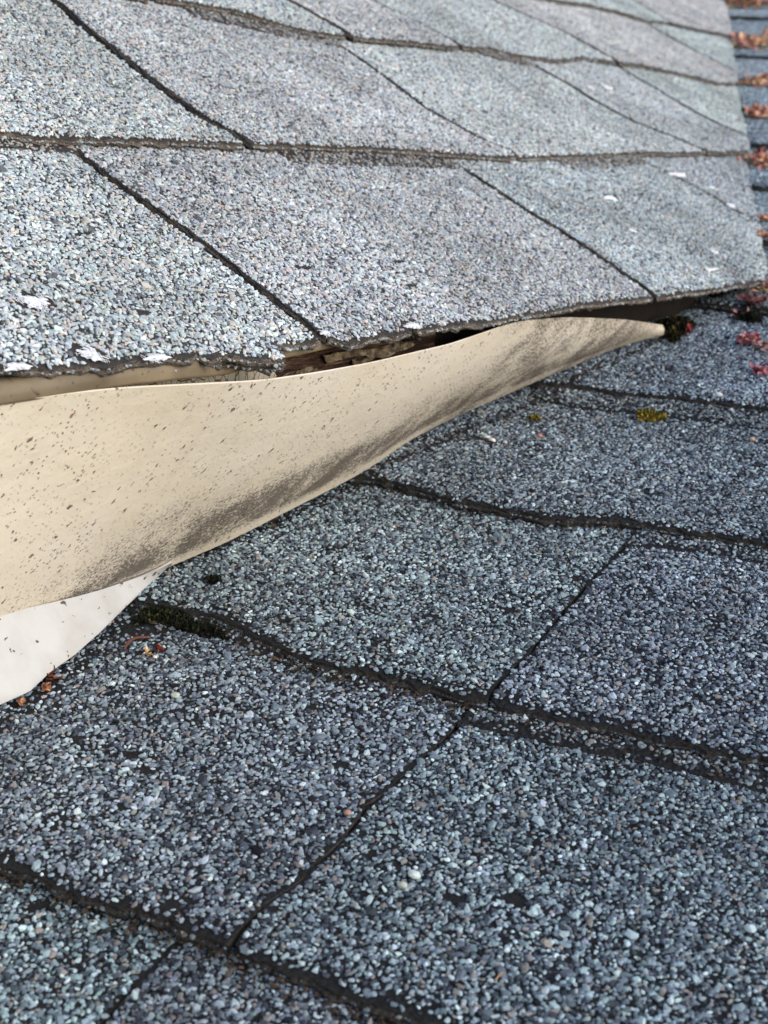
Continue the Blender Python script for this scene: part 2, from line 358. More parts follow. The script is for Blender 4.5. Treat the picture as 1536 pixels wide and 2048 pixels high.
# deck boards under the shingles
def box_on(fr, a0, a1, b0, b1, h0, h1, mb=None, mi=0, bf=None):
    mb = mb or MB(); bf = bf or (lambda a, b: a)
    c = np.array([fr(a, b, h) for h in (h0, h1) for a, b in ((a0, b0), (bf(a1, b0), b0), (bf(a1, b1), b1), (a0, b1))])
    mb.add(c, [(0, 3, 2, 1), (4, 5, 6, 7), (0, 1, 5, 4), (1, 2, 6, 5), (2, 3, 7, 6), (3, 0, 4, 7)], mi); return mb
M_WOODD = butt_material('shade_darkened_plywood', (.008, .006, .005), (.03, .022, .017))  # plywood coloured near black so the gap under the eave reads as shade
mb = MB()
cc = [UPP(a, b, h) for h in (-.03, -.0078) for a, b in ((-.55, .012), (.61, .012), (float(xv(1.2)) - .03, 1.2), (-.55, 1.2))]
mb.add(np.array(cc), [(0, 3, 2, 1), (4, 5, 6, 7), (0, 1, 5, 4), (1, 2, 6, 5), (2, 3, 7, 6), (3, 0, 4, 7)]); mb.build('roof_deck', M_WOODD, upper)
# exposed fibreglass where granules are scuffed off
M_FIB, nt_, b_ = mat('exposed_fibreglass', srgb(204, 205, 212), .8, .1)
tc_ = N(nt_, 'ShaderNodeTexCoord').outputs['Object']; mf_ = N(nt_, 'ShaderNodeMapping'); mf_.inputs['Scale'].default_value = (3, .5, .5); nt_.links.new(tc_, mf_.inputs[0])
nt_.links.new(ramp(nt_, [(.32, srgb(140, 138, 138)), (.48, srgb(222, 223, 226))], noise(nt_, mf_.outputs[0], 700, 4, .7)), b_.inputs['Base Color'])
def fibres(R, parent, ca, cb, ra, rb, ang, n, hgt=0.0004, ln=.0034):
    mb = MB()
    for q in range(n):
        r = min(1.1, abs(random.gauss(0, .45))); t = random.uniform(0, 2 * math.pi); r *= 1 + .5 * math.sin(3 * t + ca * 900); a = ca + ra * r * math.cos(t); b = cb + rb * r * math.sin(t)
        an = ang + random.gauss(0, .3); l = ln * random.uniform(.4, 1); wd = random.uniform(.00008, .0002)
        k = int(min(7, max(0, np.floor((b + .012) / E)))); bl = float(butt[k](a)) if R is UR else 0
        pts = []
        for j in range(4):
            s_ = (j / 3 - .5) * l; aa = a + s_ * math.cos(an); bb = b + s_ * math.sin(an)
            h = float(R.top(aa, bb, (bb - bl) / E)) + hgt * (1 + 1.2 * random.random()) * (1 - .5 * (j in (0, 3)))
            pts.append((aa, bb, h))
        V = []
        for (aa, bb, h) in pts:
            px, pb = -math.sin(an) * wd, math.cos(an) * wd
            V += [R.fr(aa + px, bb + pb, h), R.fr(aa - px, bb - pb, h), R.fr(aa, bb, h + wd)]
        F = []
        for j in range(3):
            o = j * 3
            F += [(o, o + 3, o + 5, o + 2), (o + 2, o + 5, o + 4, o + 1), (o + 1, o + 4, o + 3, o)]
        mb.add(np.array(V), F)
    rings = []; aa_ = np.linspace(0, 2 * np.pi, 28); ed = 1 + .3 * np.sin(3 * aa_ + ca * 700) + .22 * np.sin(7 * aa_ + cb * 900) + rng.normal(0, .1, 28); ed[-1] = ed[0]
    for q in (0, .5, .85, 1.):
        A_ = ca + ra * .85 * q * np.cos(aa_) * ed; B_ = cb + rb * (1.5 if ca > .4 else .85) * q * np.sin(aa_) * ed
        rings.append(R.fr(A_, B_, R.top(A_, B_, (B_ - bl) / E) + (.0016 if ca > .4 else .0009) - .0008 * q ** 3 + .00012 * rng.normal(size=28)))
    mb.grid(np.array(rings), 0, flip=True)
    return mb.build('exposed_fibres', M_FIB, parent)
for (a, b, ra, rb, n) in ((.0534, .0107, .004, .004, 160), (.0774, .0045, .006, .0018, 110), (.0561, .0413, .006, .004, 300), (.022, .0090, .005, .002, 90), (.2228, .0015, .005, .002, 130), (.1687, .0050, .0025, .002, 60),
                          (.5631, .0948, .008, .0018, 120), (.5274, .0578, .004, .0016, 60), (.7174, .1225, .015, .0018, 160), (.5878, .0286, .004, .0016, 60), (.828, .2515, .008, .002, 100), (.7208, .0791, .006, .0018, 50), (.79, .247, .004, .002, 50), (.55, .012, .01, .0008, 60)):
    fibres(UR, tab_at(a, 0 if b < .14 else 1), a, b, ra, rb, math.radians(-72), n)

# ================================================================== LOWER ROOF
lower = tag(empty('lower_roof', tuple(LOW(0, 0, 0))), 'dark slate grey granule shingle roof slope below the beige fascia', 'shingle roof')
def lo_hidden(p):
    wv = (p[:, 1]) / math.cos(A2); return (p[:, 1] > .085) & (p[:, 0] < .58 + 1.95 * wv)
def lo_cover(a, b, d):
    c = .95 - 1.3 * np.clip(vn(a, b, 75) - .16, 0, 1)
    c = np.where(d < .006, c * (.55 + 60 * d), c)
    c = c * (1 - .75 * np.exp(-((a + .026) / .012) ** 2 - ((b - .138) / .012) ** 2)) * (1 - .5 * np.exp(-((a + .03) / .006) ** 2) * (b > .05) * (b < .15))  # granules thinned below the flashing, for grime and to darken its shadow
    foot = np.abs(b - (.1778 + (.0398 + a) / .289)) ; c = c * (1 - .6 * np.exp(-(foot / .012) ** 2) * (b > .15) * (b < .55))
    return c - .5 * np.clip(vn(a + 7, b + 2, 160) - .25, 0, 1)
LB = [(.0714, .1849, .004, .0014), (.1096, .2358, .005, .0012), (.0693, .2029, .003, .0012), (.0967, .2014, .003, .0014), (.1099, .2059, .003, .0012), (.1495, .1912, .003, .0014), (.145, .045, .004, .0022), (.16, .052, .004, .003), (.03, .06, .003, .002), (.085, .09, .003, .002), (.06, .115, .003, .0015)]
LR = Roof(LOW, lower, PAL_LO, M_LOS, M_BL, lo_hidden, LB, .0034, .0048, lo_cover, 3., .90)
def vp(pts): return poly([(-v, u) for u, v in pts])
D_ = [(.0036, -.019), (.0037, -.029), (.002, -.0384), (.0007, -.0508), (.0026, -.0623), (.0038, -.0756), (.0031, -.0907), (.0029, -.0987), (.0008, -.1055), (.0004, -.1134), (.0013, -.1242), (-.0001, -.1359), (.0009, -.1566), (.0013, -.1634)]
C_ = [(.1490, .0295), (.1521, .0033), (.1483, -.0112), (.1427, -.0295), (.1388, -.0462), (.1386, -.0623), (.1405, -.0747), (.1405, -.0904), (.1403, -.1055), (.1417, -.1146), (.1402, -.1202), (.1405, -.1393), (.1417, -.1561), (.1415, -.1729), (.1426, -.1889), (.144, -.2073)]
B_ = [(.2822, .0292), (.2826, .0141), (.284, -.0028), (.2814, -.0236), (.2764, -.0378), (.2785, -.0528), (.278, -.0604), (.2782, -.0829), (.2838, -.1008), (.2887, -.1099), (.2869, -.1234), (.2883, -.144), (.2903, -.1712)]
A_ = [(.4242, -.0184), (.4237, -.0268), (.4276, -.0456), (.4261, -.0659), (.4303, -.0853), (.4323, -.1025), (.4338, -.1358)]
Z_ = [(.5792, -.0512), (.5782, -.0693), (.5809, -.0862)]
lb = {-1: const(-.141), 0: vp(D_), 1: vp(C_), 2: vp(B_), 3: vp(A_), 4: vp(Z_)}
for k in range(5, 30): lb[k] = const(E * k + .004)
lb[-2] = const(-.284); lb[-3] = const(-.427)
jb = lambda pts: jline([(-v, u) for u, v in pts])
LJ = {-3: [const(-.2), const(.08)], -2: [const(-.06), const(.22)], -1: [const(-.2), jb([(-.0061, -.0816), (-.0141, -.0823), (-.0234, -.0817), (-.0368, -.083)]), const(.36)],
      0: [const(-.18), jb([(.1269, -.1088), (.1153, -.1078), (.1006, -.1058), (.0778, -.1032), (.0528, -.1037), (.0336, -.102), (.0192, -.0983), (.0102, -.0982)]), const(.38)],
      1: [const(-.17), jb([(.2708, -.1181), (.2455, -.1164), (.1983, -.1157), (.175, -.1152), (.1524, -.1132), (.1441, -.114)]), const(.39)],
      2: [const(-.03), const(.25)], 3: [const(.0), const(.29)], 4: [const(-.1), const(.17)]}
for k in range(5, 22): LJ[k] = [const(-1.13 + .28 * i + .14 * (k % 2) + .05 * ((k * 7) % 3)) for i in range(7)]
LT = {(-1, 1): (1.02, 1.12, 1.12), (-1, 2): (.82, .84, .88), (0, 1): (.95, .97, 1.02), (0, 2): (.97, 1.03, 1.05), (1, 1): (1.0, 1.05, 1.05), (1, 2): (.97, .98, 1.04), (2, 1): (.9, .92, .95), (3, 1): (.95, .98, 1.05)}
LTAB = {}; LR.gain = 1.08
for k in range(-3, 22):
    js = [const(-1.45 if k > 4 else -.5)] + LJ[k] + [const(.75)]
    for i in range(len(js) - 1):
        Lf = (lambda f: lambda b: f(b) + (.0006 if k < 5 else GAP))(js[i]); Rf = (lambda f: lambda b: f(b) - (.0006 if k < 5 else GAP))(js[i + 1])
        # leave out tabs lying wholly inside the attic
        am = float(js[i + 1](E * (k + .5))); pm = LOW(am, E * k, 0)
        if pm[1] > .2 and pm[0] < .5 + 1.95 * pm[1]: continue
        tone = LT.get((k, i), [(.95, 1, 1.03), (1.02, 1.03, 1.05), (.9, .93, .97)][(k + i) % 3])
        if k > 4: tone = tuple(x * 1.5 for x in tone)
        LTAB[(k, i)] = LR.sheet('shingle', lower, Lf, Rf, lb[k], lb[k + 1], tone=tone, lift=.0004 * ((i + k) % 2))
for (a0, a1, pts, k) in ((.1088, .6, [(.1286, -.1089), (.1285, -.1197), (.1299, -.1333), (.1297, -.1434), (.1298, -.1572), (.1323, -.1761), (.1316, -.1939), (.1319, -.2102)], 1),
                          (.1181, .6, [(.2708, -.1181), (.2757, -.1374), (.278, -.1571), (.2775, -.1743)], 2), (.0213, .6, [(.4101, -.0213), (.404, -.0423), (.407, -.07), (.4098, -.0944), (.4117, -.1207), (.4133, -.1409)], 3), (-.5, .0700, [(.1445, .1), (.1447, .03), (.1465, .003), (.1425, -.0112), (.138, -.0295), (.1345, -.0462), (.133, -.07)], 1)):
    LR.sheet('backing_strip', LTAB[(k, 1 if a0 < 0 else 2)] if (k, 1 if a0 < 0 else 2) in LTAB else lower, const(a0), const(a1), vp(pts), lo_of(lb[k], .012), lift=-.0030, tone=(.85, .85, .85), over=0., thick=.0015, base=lb[k], dens=.75)
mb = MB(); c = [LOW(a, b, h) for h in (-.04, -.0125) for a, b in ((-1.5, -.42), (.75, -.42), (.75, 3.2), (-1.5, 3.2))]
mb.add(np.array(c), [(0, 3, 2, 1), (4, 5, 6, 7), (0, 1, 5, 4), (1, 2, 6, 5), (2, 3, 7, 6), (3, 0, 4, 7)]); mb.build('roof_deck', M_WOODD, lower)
def Lo(u, v, h=0.): return LOW(-v, u, h)
def lo_top(u, v):
    k = int(np.floor((u + .004) / E)); k = max(-3, min(20, k)); b = float(lb[k](-v))
    if u < b: k -= 1; b = float(lb[k](-v))
    return float(LR.top(-v, u, (u - b) / E)) + .0011
# wall sheathing, shade put into its colour, seen only as the black inside of the gap
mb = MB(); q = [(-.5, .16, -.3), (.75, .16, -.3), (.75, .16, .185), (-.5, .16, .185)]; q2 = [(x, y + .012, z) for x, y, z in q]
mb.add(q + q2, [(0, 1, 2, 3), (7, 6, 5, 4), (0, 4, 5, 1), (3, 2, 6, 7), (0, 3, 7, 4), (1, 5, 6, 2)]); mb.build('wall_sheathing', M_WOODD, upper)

# ================================================================== FASCIA CLADDING
TOP = [(-.3, .0062, .1244), (-.12, .0062, .1245), (-0.0307, 0.0062, 0.1246), (0.0141, 0.0062, 0.1251), (0.0397, 0.0062, 0.1247), (0.0649, 0.0055, 0.1237), (0.0933, 0.0033, 0.1219), (0.1272, 0.001, 0.1198), (0.1618, 0.0007, 0.119), (0.1935, 0.0004, 0.1193), (0.2209, 0.0002, 0.1204), (0.2505, 0.0, 0.1213), (0.275, 0.0004, 0.1233), (0.2965, 0.0007, 0.1253), (0.3148, 0.001, 0.1258), (0.3572, 0.003, 0.1236), (0.399, 0.0052, 0.1196), (0.4381, 0.007, 0.1155), (0.4847, 0.009, 0.1089)]
BOT = [(-.3, .07, -.055), (-.11, .07, -.018), (.0252, .069, .0073), (.0699, .0698, .0166), (.1081, .0658, .0245), (.1274, .0637, .0284), (.1502, .0613, .0331), (.1764, .0552, .0384), (.2078, .0518, .0449), (.2383, .0485, .0511), (.2656, .0466, .0567), (.2905, .0474, .0622), (.3136, .0470, .0668), (.3409, .044, .0724), (.366, .0393, .0775), (.3971, .0344, .0838), (.4248, .0293, .0894), (.4635, .023, .0973), (.4898, .0105, .1024)]
def spl(P, n):
    P = np.array(P); d = np.concatenate([[0], np.cumsum(np.linalg.norm(np.diff(P, axis=0), axis=1))]); t = np.linspace(0, d[-1], n * 4)
    Q = np.stack([np.interp(t, d, P[:, i]) for i in range(3)], 1)
    K = np.hanning(21); K /= K.sum()
    Qp = np.concatenate([np.repeat(Q[:1], 10, 0) , Q, np.repeat(Q[-1:], 10, 0)])
    for i in range(3): Q[:, i] = np.convolve(Qp[:, i], K, 'valid')
    Q[0] = P[0]; Q[-1] = P[-1]
    return Q[np.linspace(0, len(Q) - 1, n).astype(int)]
nS, nT = 260, 40
# pair the two edges station by station
par_t = np.interp(np.linspace(0, 1, nS), np.linspace(0, 1, len(TOP)), np.arange(len(TOP)))
def at(P, t): P = np.array(P); return np.stack([np.interp(t, np.arange(len(P)), P[:, i]) for i in range(3)], 1)
def smooth(Q, n=9):
    K = np.hanning(n + 2)[1:-1]; K /= K.sum(); h = n // 2; R_ = Q.copy()
    for i in range(3):
        e = np.concatenate([2 * Q[0, i] - Q[h:0:-1, i], Q[:, i], 2 * Q[-1, i] - Q[-2:-h - 2:-1, i]]); R_[:, i] = np.convolve(e, K, 'valid')
    return R_
Tq = smooth(at(TOP, par_t), 13); Bq = smooth(at(BOT, par_t), 27)
Bq[:, 2] += .0006
t = np.linspace(0, 1, nT)[:, None, None]
S = Bq[None] * (1 - t) + Tq[None] * t
bul = (np.sin(np.pi * t[..., 0]) * .0035 + .0009 * np.sin(t[..., 0] * 5 + 14 * S[..., 0]) + .0014 * vn(S[..., 0], S[..., 2], 22))
S[..., 1] -= bul * np.clip((.50 - S[..., 0]) / .06, 0, 1)
S[..., 1] -= np.clip(t[..., 0] - .9, 0, 1) * .0
mbf = MB(); mbf.grid(S, 0, flip=False)
cladding = mbf.build('fascia_cladding', [], origin=(.2, .04, .045), smooth=True)
me = cladding.data
uvl = me.uv_layers.new(name='UVMap')           # u metres along, v metres above the bottom edge
hgt = np.linalg.norm(S - Bq[None], axis=-1); frac = hgt / np.maximum(np.linalg.norm(Tq - Bq, axis=-1)[None], 1e-5)
li = np.zeros(len(me.loops), np.int32); me.loops.foreach_get('vertex_index', li)
uvs = np.stack([S[..., 0].ravel()[li], hgt.ravel()[li]], 1); uvl.data.foreach_set('uv', uvs.ravel().astype(np.float32))
so_ = cladding.modifiers.new('thickness', 'SOLIDIFY'); so_.thickness = .0007; so_.offset = 0
es = cladding.modifiers.new('crisp_edges', 'EDGE_SPLIT'); es.split_angle = math.radians(45)
M_FA, nt, b = mat('beige_painted_aluminium', rough=.42, spec=.35)
uv = N(nt, 'ShaderNodeUVMap', uv_map='UVMap').outputs[0]
sx = N(nt, 'ShaderNodeSeparateXYZ'); nt.links.new(uv, sx.inputs[0]); Ux, Vy = sx.outputs[0], sx.outputs[1]
tone = noise(nt, uv, 14, 3)
base = mixc(nt, ramp(nt, [(.3, (0, 0, 0)), (.7, (1, 1, 1))], tone), srgb(222, 208, 184), srgb(234, 223, 206))
# small blown specks, slanted
mp = N(nt, 'ShaderNodeMapping'); mp.inputs['Rotation'].default_value = (0, 0, math.radians(-52)); mp.inputs['Scale'].default_value = (1, .85, 1); nt.links.new(uv, mp.inputs[0])
rot = mp.outputs[0]
def specks(scale, r0, r1, dens, seed):
    mm = N(nt, 'ShaderNodeMapping'); mm.inputs['Location'].default_value = (seed, seed * .7, 0); nt.links.new(rot, mm.inputs[0])
    v = N(nt, 'ShaderNodeTexVoronoi', voronoi_dimensions='2D'); v.inputs['Scale'].default_value = scale
    nz = N(nt, 'ShaderNodeTexNoise'); nz.inputs['Scale'].default_value = scale * 2.2; nt.links.new(mm.outputs[0], nz.inputs['Vector'])
    ad = N(nt, 'ShaderNodeVectorMath', operation='MULTIPLY_ADD'); nt.links.new(nz.outputs['Color'], ad.inputs[0]); ad.inputs[1].default_value = (.9 / scale,) * 3; nt.links.new(mm.outputs[0], ad.inputs[2])
    nt.links.new(ad.outputs[0], v.inputs['Vector'])
    s2 = N(nt, 'ShaderNodeSeparateColor'); nt.links.new(v.outputs['Color'], s2.inputs[0])
    pick = math_(nt, 'LESS_THAN', s2.outputs[0], dens)
    rr = math_(nt, 'MULTIPLY', s2.outputs[1], (r1 - r0)); rr = math_(nt, 'ADD', rr, r0)
    d = math_(nt, 'SUBTRACT', rr, v.outputs['Distance']); d = math_(nt, 'MULTIPLY', d, 14., clamp=True)
    return math_(nt, 'MULTIPLY', d, pick), s2.outputs[2]
s1, c1 = specks(240, .02, .22, .30, 0); s2_, c2 = specks(75, .01, .10, .28, 3.3); s3, c3 = specks(640, .05, .34, .42, 7.7)
clear = ramp(nt, [(.45, (.25, .25, .25)), (.6, (1, 1, 1))], noise(nt, uv, 30, 2))
spc = math_(nt, 'MAXIMUM', math_(nt, 'MAXIMUM', s1, s2_), math_(nt, 'MULTIPLY', s3, clear))
spcol = ramp(nt, [(0, srgb(52, 44, 38)), (.5, srgb(82, 78, 62)), (.8, srgb(110, 96, 74)), (1, srgb(140, 92, 60))], c1)
col = mixc(nt, math_(nt, 'MULTIPLY', spc, .88), base, spcol)
# mildew: dirty band a little above the bottom edge, wider at the narrow end
band = ramp(nt, [(0, (.1,) * 3), (.08, (.22,) * 3), (.18, (.72,) * 3), (.36, (.62,) * 3), (.62, (.34,) * 3), (1, (.1,) * 3)], math_(nt, 'MULTIPLY', Vy, 1 / .062))
bx = ramp(nt, [(0, (.25,) * 3), (.13, (.45,) * 3), (.25, (1.,) * 3), (.6, (1.,) * 3), (.85, (.95,) * 3), (1, (.4,) * 3)], math_(nt, 'MULTIPLY', Ux, 2.))
endm = ramp(nt, [(.56, (0,) * 3), (.68, (.46,) * 3), (.9, (.46,) * 3), (1, (.2,) * 3)], math_(nt, 'MULTIPLY', Ux, 2.05))
ncl = noise(nt, uv, 55, 5, .65); nfine = noise(nt, uv, 820, 4, .8)
am = math_(nt, 'MULTIPLY', band, bx); am = math_(nt, 'MAXIMUM', am, endm)
am = math_(nt, 'MULTIPLY', am, math_(nt, 'ADD', math_(nt, 'MULTIPLY', ramp(nt, [(.3, (0,) * 3), (.7, (1,) * 3)], ncl), 1.1), .35))
dm = math_(nt, 'ADD', math_(nt, 'MULTIPLY', am, .40), math_(nt, 'SUBTRACT', nfine, .645)); dm = math_(nt, 'MULTIPLY', dm, 12., clamp=True)
dm = math_(nt, 'MULTIPLY', dm, .86)
dcol = mixc(nt, noise(nt, uv, 160, 2), srgb(34, 31, 32), srgb(84, 72, 62))
col = mixc(nt, dm, col, dcol)
mps = N(nt, 'ShaderNodeMapping'); mps.inputs['Scale'].default_value = (1, .12, 1); mps.inputs['Rotation'].default_value = (0, 0, math.radians(24)); nt.links.new(uv, mps.inputs[0])
run = ramp(nt, [(.56, (0,) * 3), (.74, (.3,) * 3)], noise(nt, mps.outputs[0], 120, 4, .6))
col = mixc(nt, math_(nt, 'MULTIPLY', run, math_(nt, 'ADD', am, .25)), col, srgb(150, 134, 110))
film = math_(nt, 'MULTIPLY', am, .34, clamp=True)
col = mixc(nt, film, col, srgb(104, 94, 84))
nt.links.new(col, b.inputs['Base Color'])
nt.links.new(ramp(nt, [(0, (.45,) * 3), (1, (.85,) * 3)], math_(nt, 'MAXIMUM', spc, dm)), b.inputs['Roughness'])
bump(nt, b, math_(nt, 'ADD', math_(nt, 'MAXIMUM', spc, dm), math_(nt, 'MULTIPLY', noise(nt, uv, 48, 4, .6), 4.)), .55, .0004)
me.materials.append(M_FA)
tag(cladding, 'long beige metal fascia sheet with black mildew specks, tapering to a point under the eave', 'fascia')

# ------------------------------------------------------------------ dark beige drip edge
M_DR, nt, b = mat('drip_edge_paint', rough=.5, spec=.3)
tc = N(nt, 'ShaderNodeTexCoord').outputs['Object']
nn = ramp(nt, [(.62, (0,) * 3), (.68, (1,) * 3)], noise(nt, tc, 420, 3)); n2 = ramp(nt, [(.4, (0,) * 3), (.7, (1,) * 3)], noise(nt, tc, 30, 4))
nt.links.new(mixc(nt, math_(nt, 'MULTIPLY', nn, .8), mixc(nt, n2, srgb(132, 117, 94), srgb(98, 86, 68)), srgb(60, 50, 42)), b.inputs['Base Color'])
lo_ = [(-.35, .1231), (-.0309, .1233), (.014, .1241), (.0395, .1243), (.0722, .1239), (.1142, .1222), (.1444, .1246), (.1714, .1255), (.2075, .126), (.2399, .1272), (.27, .1282)]
xs = np.linspace(-.35, .27, 120); zl = np.interp(xs, [p[0] for p in lo_], [p[1] for p in lo_]) + .0003 * vn(xs, xs * 0, 60)
zt = ZC + .0045 + 0 * xs - .0105
zt = np.maximum(zl + .0006, ZC + .0068 * math.tan(A2) - .0043)
Pd = []
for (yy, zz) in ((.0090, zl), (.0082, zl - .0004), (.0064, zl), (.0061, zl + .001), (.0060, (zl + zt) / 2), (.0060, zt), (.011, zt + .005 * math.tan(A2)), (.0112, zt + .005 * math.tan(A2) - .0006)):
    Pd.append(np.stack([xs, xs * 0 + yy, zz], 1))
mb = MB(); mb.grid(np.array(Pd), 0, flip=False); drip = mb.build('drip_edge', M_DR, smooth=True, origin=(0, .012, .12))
tag(drip, 'thin dark beige metal drip edge tucked under the overhanging shingles', 'drip edge')

# ------------------------------------------------------------------ old wooden board behind the loose cladding
board = tag(empty('fascia_board', (.2, .024, .10)), 'rotting wooden fascia board with peeling paint seen in the gap above the loose beige cladding', 'board')
M_WD, nt, b = mat('rotten_red_brown_wood', rough=.8, spec=.2)
tc = N(nt, 'ShaderNodeTexCoord').outputs['Object']
mp = N(nt, 'ShaderNodeMapping'); mp.inputs['Scale'].default_value = (.12, 1, 1); nt.links.new(tc, mp.inputs[0])
g1 = noise(nt, mp.outputs[0], 900, 5, .7, .4); g2 = noise(nt, mp.outputs[0], 160, 4)
wc = ramp(nt, [(.3, srgb(26, 18, 15)), (.5, srgb(70, 48, 38)), (.7, srgb(128, 102, 80))], g1)
wc = mixc(nt, ramp(nt, [(.4, (0,) * 3), (.65, (1,) * 3)], g2), wc, srgb(44, 28, 22)); nt.links.new(wc, b.inputs['Base Color']); bump(nt, b, g1, .9, .0012)
M_PP, nt, b = mat('cracked_old_paint', rough=.6, spec=.3)
tc = N(nt, 'ShaderNodeTexCoord').outputs['Object']
mp = N(nt, 'ShaderNodeMapping'); mp.inputs['Scale'].default_value = (1, 1, .45); nt.links.new(tc, mp.inputs[0])
vo = N(nt, 'ShaderNodeTexVoronoi', feature='DISTANCE_TO_EDGE'); vo.inputs['Scale'].default_value = 330; nt.links.new(mp.outputs[0], vo.inputs['Vector'])
cr = ramp(nt, [(.0, (0,) * 3), (.05, (1,) * 3)], vo.outputs['Distance'])
pc = mixc(nt, noise(nt, tc, 90, 3), srgb(206, 196, 176), srgb(164, 150, 126))
nt.links.new(mixc(nt, cr, srgb(70, 52, 42), pc), b.inputs['Base Color']); bump(nt, b, cr, .8, .0005)
xs = np.linspace(.02, .262, 160); zs = np.linspace(.094, .1262, 22)
X, ZZ = np.meshgrid(xs, zs); ztop = np.interp(X, [.02, .13, .18, .335], [.1262, .1262, .1262, .1268]); ZZ = np.minimum(ZZ, ztop)
Yb = .0142 + .55 * np.maximum(0, .114 - ZZ) + .0016 * np.abs(vn(X, ZZ * 5, 40)) + .0008 * vn(X, ZZ * 8, 120)
mb = MB(); mb.grid(np.stack([X, Yb, ZZ], -1)); mb.grid(np.stack([X, Yb * 0 + .055, ZZ], -1), flip=True)
for sl_ in (np.s_[0, :], np.s_[-1, :], np.s_[:, 0], np.s_[:, -1]):
    a_ = np.stack([X, Yb, ZZ], -1)[sl_]; b_ = np.stack([X, Yb * 0 + .055, ZZ], -1)[sl_]; mb.grid(np.stack([a_, b_]))
mb.build('plank', M_WD, board)
def paint_flake(pts, lift, m=M_PP):
    """thin curled flake of old paint standing off the plank: outline in x,z"""
    pts = np.array(pts); c = pts.mean(0); n = 40; d = np.concatenate([pts, pts[:1]]); seg = np.linspace(0, len(pts), n, endpoint=False); i = seg.astype(int); f = seg - i
    o = d[i] * (1 - f[:, None]) + d[i + 1] * f[:, None]; o = o + rng.normal(0, .0003, o.shape)
    V = []; R_ = (0, .35, .7, 1.)
    for sd_ in (0, 1):
        for r in R_:
            q = c + (o - c) * r; y = .0139 - lift * r ** 3 * (1 + .6 * np.sin(seg * 1.7)) - .0002 * sd_
            V.append(np.stack([q[:, 0], y, q[:, 1]], 1))
    V = np.array(V); F = []; k = len(R_)
    for sd_ in (0, 1):
        for j in range(k - 1):
            for q in range(n):
                a = (sd_ * k + j) * n + q; a2 = (sd_ * k + j) * n + (q + 1) % n
                F.append((a, a2, a2 + n, a + n))
    for q in range(n): F.append(((k - 1) * n + q, (k - 1) * n + (q + 1) % n, (2 * k - 1) * n + (q + 1) % n, (2 * k - 1) * n + q))
    mb = MB(); mb.add(V.reshape(-1, 3), F); return mb.build('paint_flake', m, board)
paint_flake([(.06, .1165), (.1, .1125), (.1435, .1125), (.147, .1155), (.152, .1165), (.149, .1190), (.1374, .1212), (.12, .1212), (.1, .1224), (.06, .1232)], .0006)
M_P2, nt, b = mat('tan_weathered_paint', rough=.7, spec=.2); tc = N(nt, 'ShaderNodeTexCoord').outputs['Object']
n_ = noise(nt, tc, 260, 5, .7); nt.links.new(ramp(nt, [(.35, srgb(40, 32, 26)), (.5, srgb(104, 88, 68)), (.64, srgb(158, 140, 112))], n_), b.inputs['Base Color']); bump(nt, b, n_, .6, .0006)
paint_flake([(.156, .1125), (.182, .1135), (.1805, .1160), (.1733, .1178), (.1551, .1168)], .0008, M_P2)
paint_flake([(.1793, .1216), (.1989, .1218), (.2269, .1208), (.236, .1222), (.244, .1198), (.2201, .1166), (.2, .1192), (.1827, .1184)], .001, M_P2)
paint_flake([(.205, .124), (.225, .1232), (.245, .1235), (.25, .1252), (.22, .1248)], .0008, M_P2)
paint_flake([(.1993, .1175), (.2129, .1181), (.2149, .1151), (.2012, .1135)], .0008, M_P2)

# ------------------------------------------------------------------ white corner flashing
WT = np.array([(.0598, .0583, .0357), (.0723, .059, .0345), (.0849, .0597, .0334), (.0978, .0602, .0325), (.1102, .0604, .0321), (.1237, .0602, .0325), (.1319, .0599, .033), (.14, .0597, .0336), (.1483, .0589, .0354)])
WB = [(.0689, .0354), (.0799, .0314), (.0927, .0329), (.1060, .0321), (.1227, .0334), (.1419, .0360), (.1613, .0380), (.1756, .0395)]
WBp = np.array([Lo(u, v, .0001) for u, v in WB])
WT = np.concatenate([[WT[0] + (WT[0] - WT[2]) * 2.2], WT]); WBp = np.concatenate([[Lo(.03, .056, .0012)], WBp])
_d = CAM - WT; WT = WT + _d / np.linalg.norm(_d, axis=1)[:, None] * .0045
def resamp(P, n):
    d = np.concatenate([[0], np.cumsum(np.linalg.norm(np.diff(P, axis=0), axis=1))]); d /= d[-1]; t = np.linspace(0, 1, n); return np.stack([np.interp(t, d, P[:, i]) for i in range(3)], 1)
n_ = 90; a_ = smooth(resamp(WT, n_), 5); b_ = resamp(WBp, n_); b_[-1] = a_[-1] + np.array([-.0001, -.0001, -.0008])
tt = np.linspace(0, 1, 24)[:, None, None]; Sw = b_[None] * (1 - tt) + a_[None] * tt
wdt = np.linalg.norm(a_ - b_, axis=1)
nrm = np.array([-.25, -.92, .3]); bulw = np.sin(np.pi * tt[..., 0]) * wdt[None] * .0 - np.clip(.12 - tt[..., 0], 0, 1) ** 2 * .03
Sw = Sw + bulw[..., None] * nrm
mb = MB(); mb.grid(Sw); wf = mb.build('corner_flashing', [], smooth=True, origin=tuple(Sw[0, 30]))
sm = wf.modifiers.new('thickness', 'SOLIDIFY'); sm.thickness = .0007; sm.offset = 0
es = wf.modifiers.new('crisp_edges', 'EDGE_SPLIT'); es.split_angle = math.radians(45)
M_WH, nt, b = mat('white_painted_metal', rough=.5, spec=.3)
tc = N(nt, 'ShaderNodeTexCoord').outputs['Object']
v = N(nt, 'ShaderNodeTexVoronoi', voronoi_dimensions='2D'); v.inputs['Scale'].default_value = 210
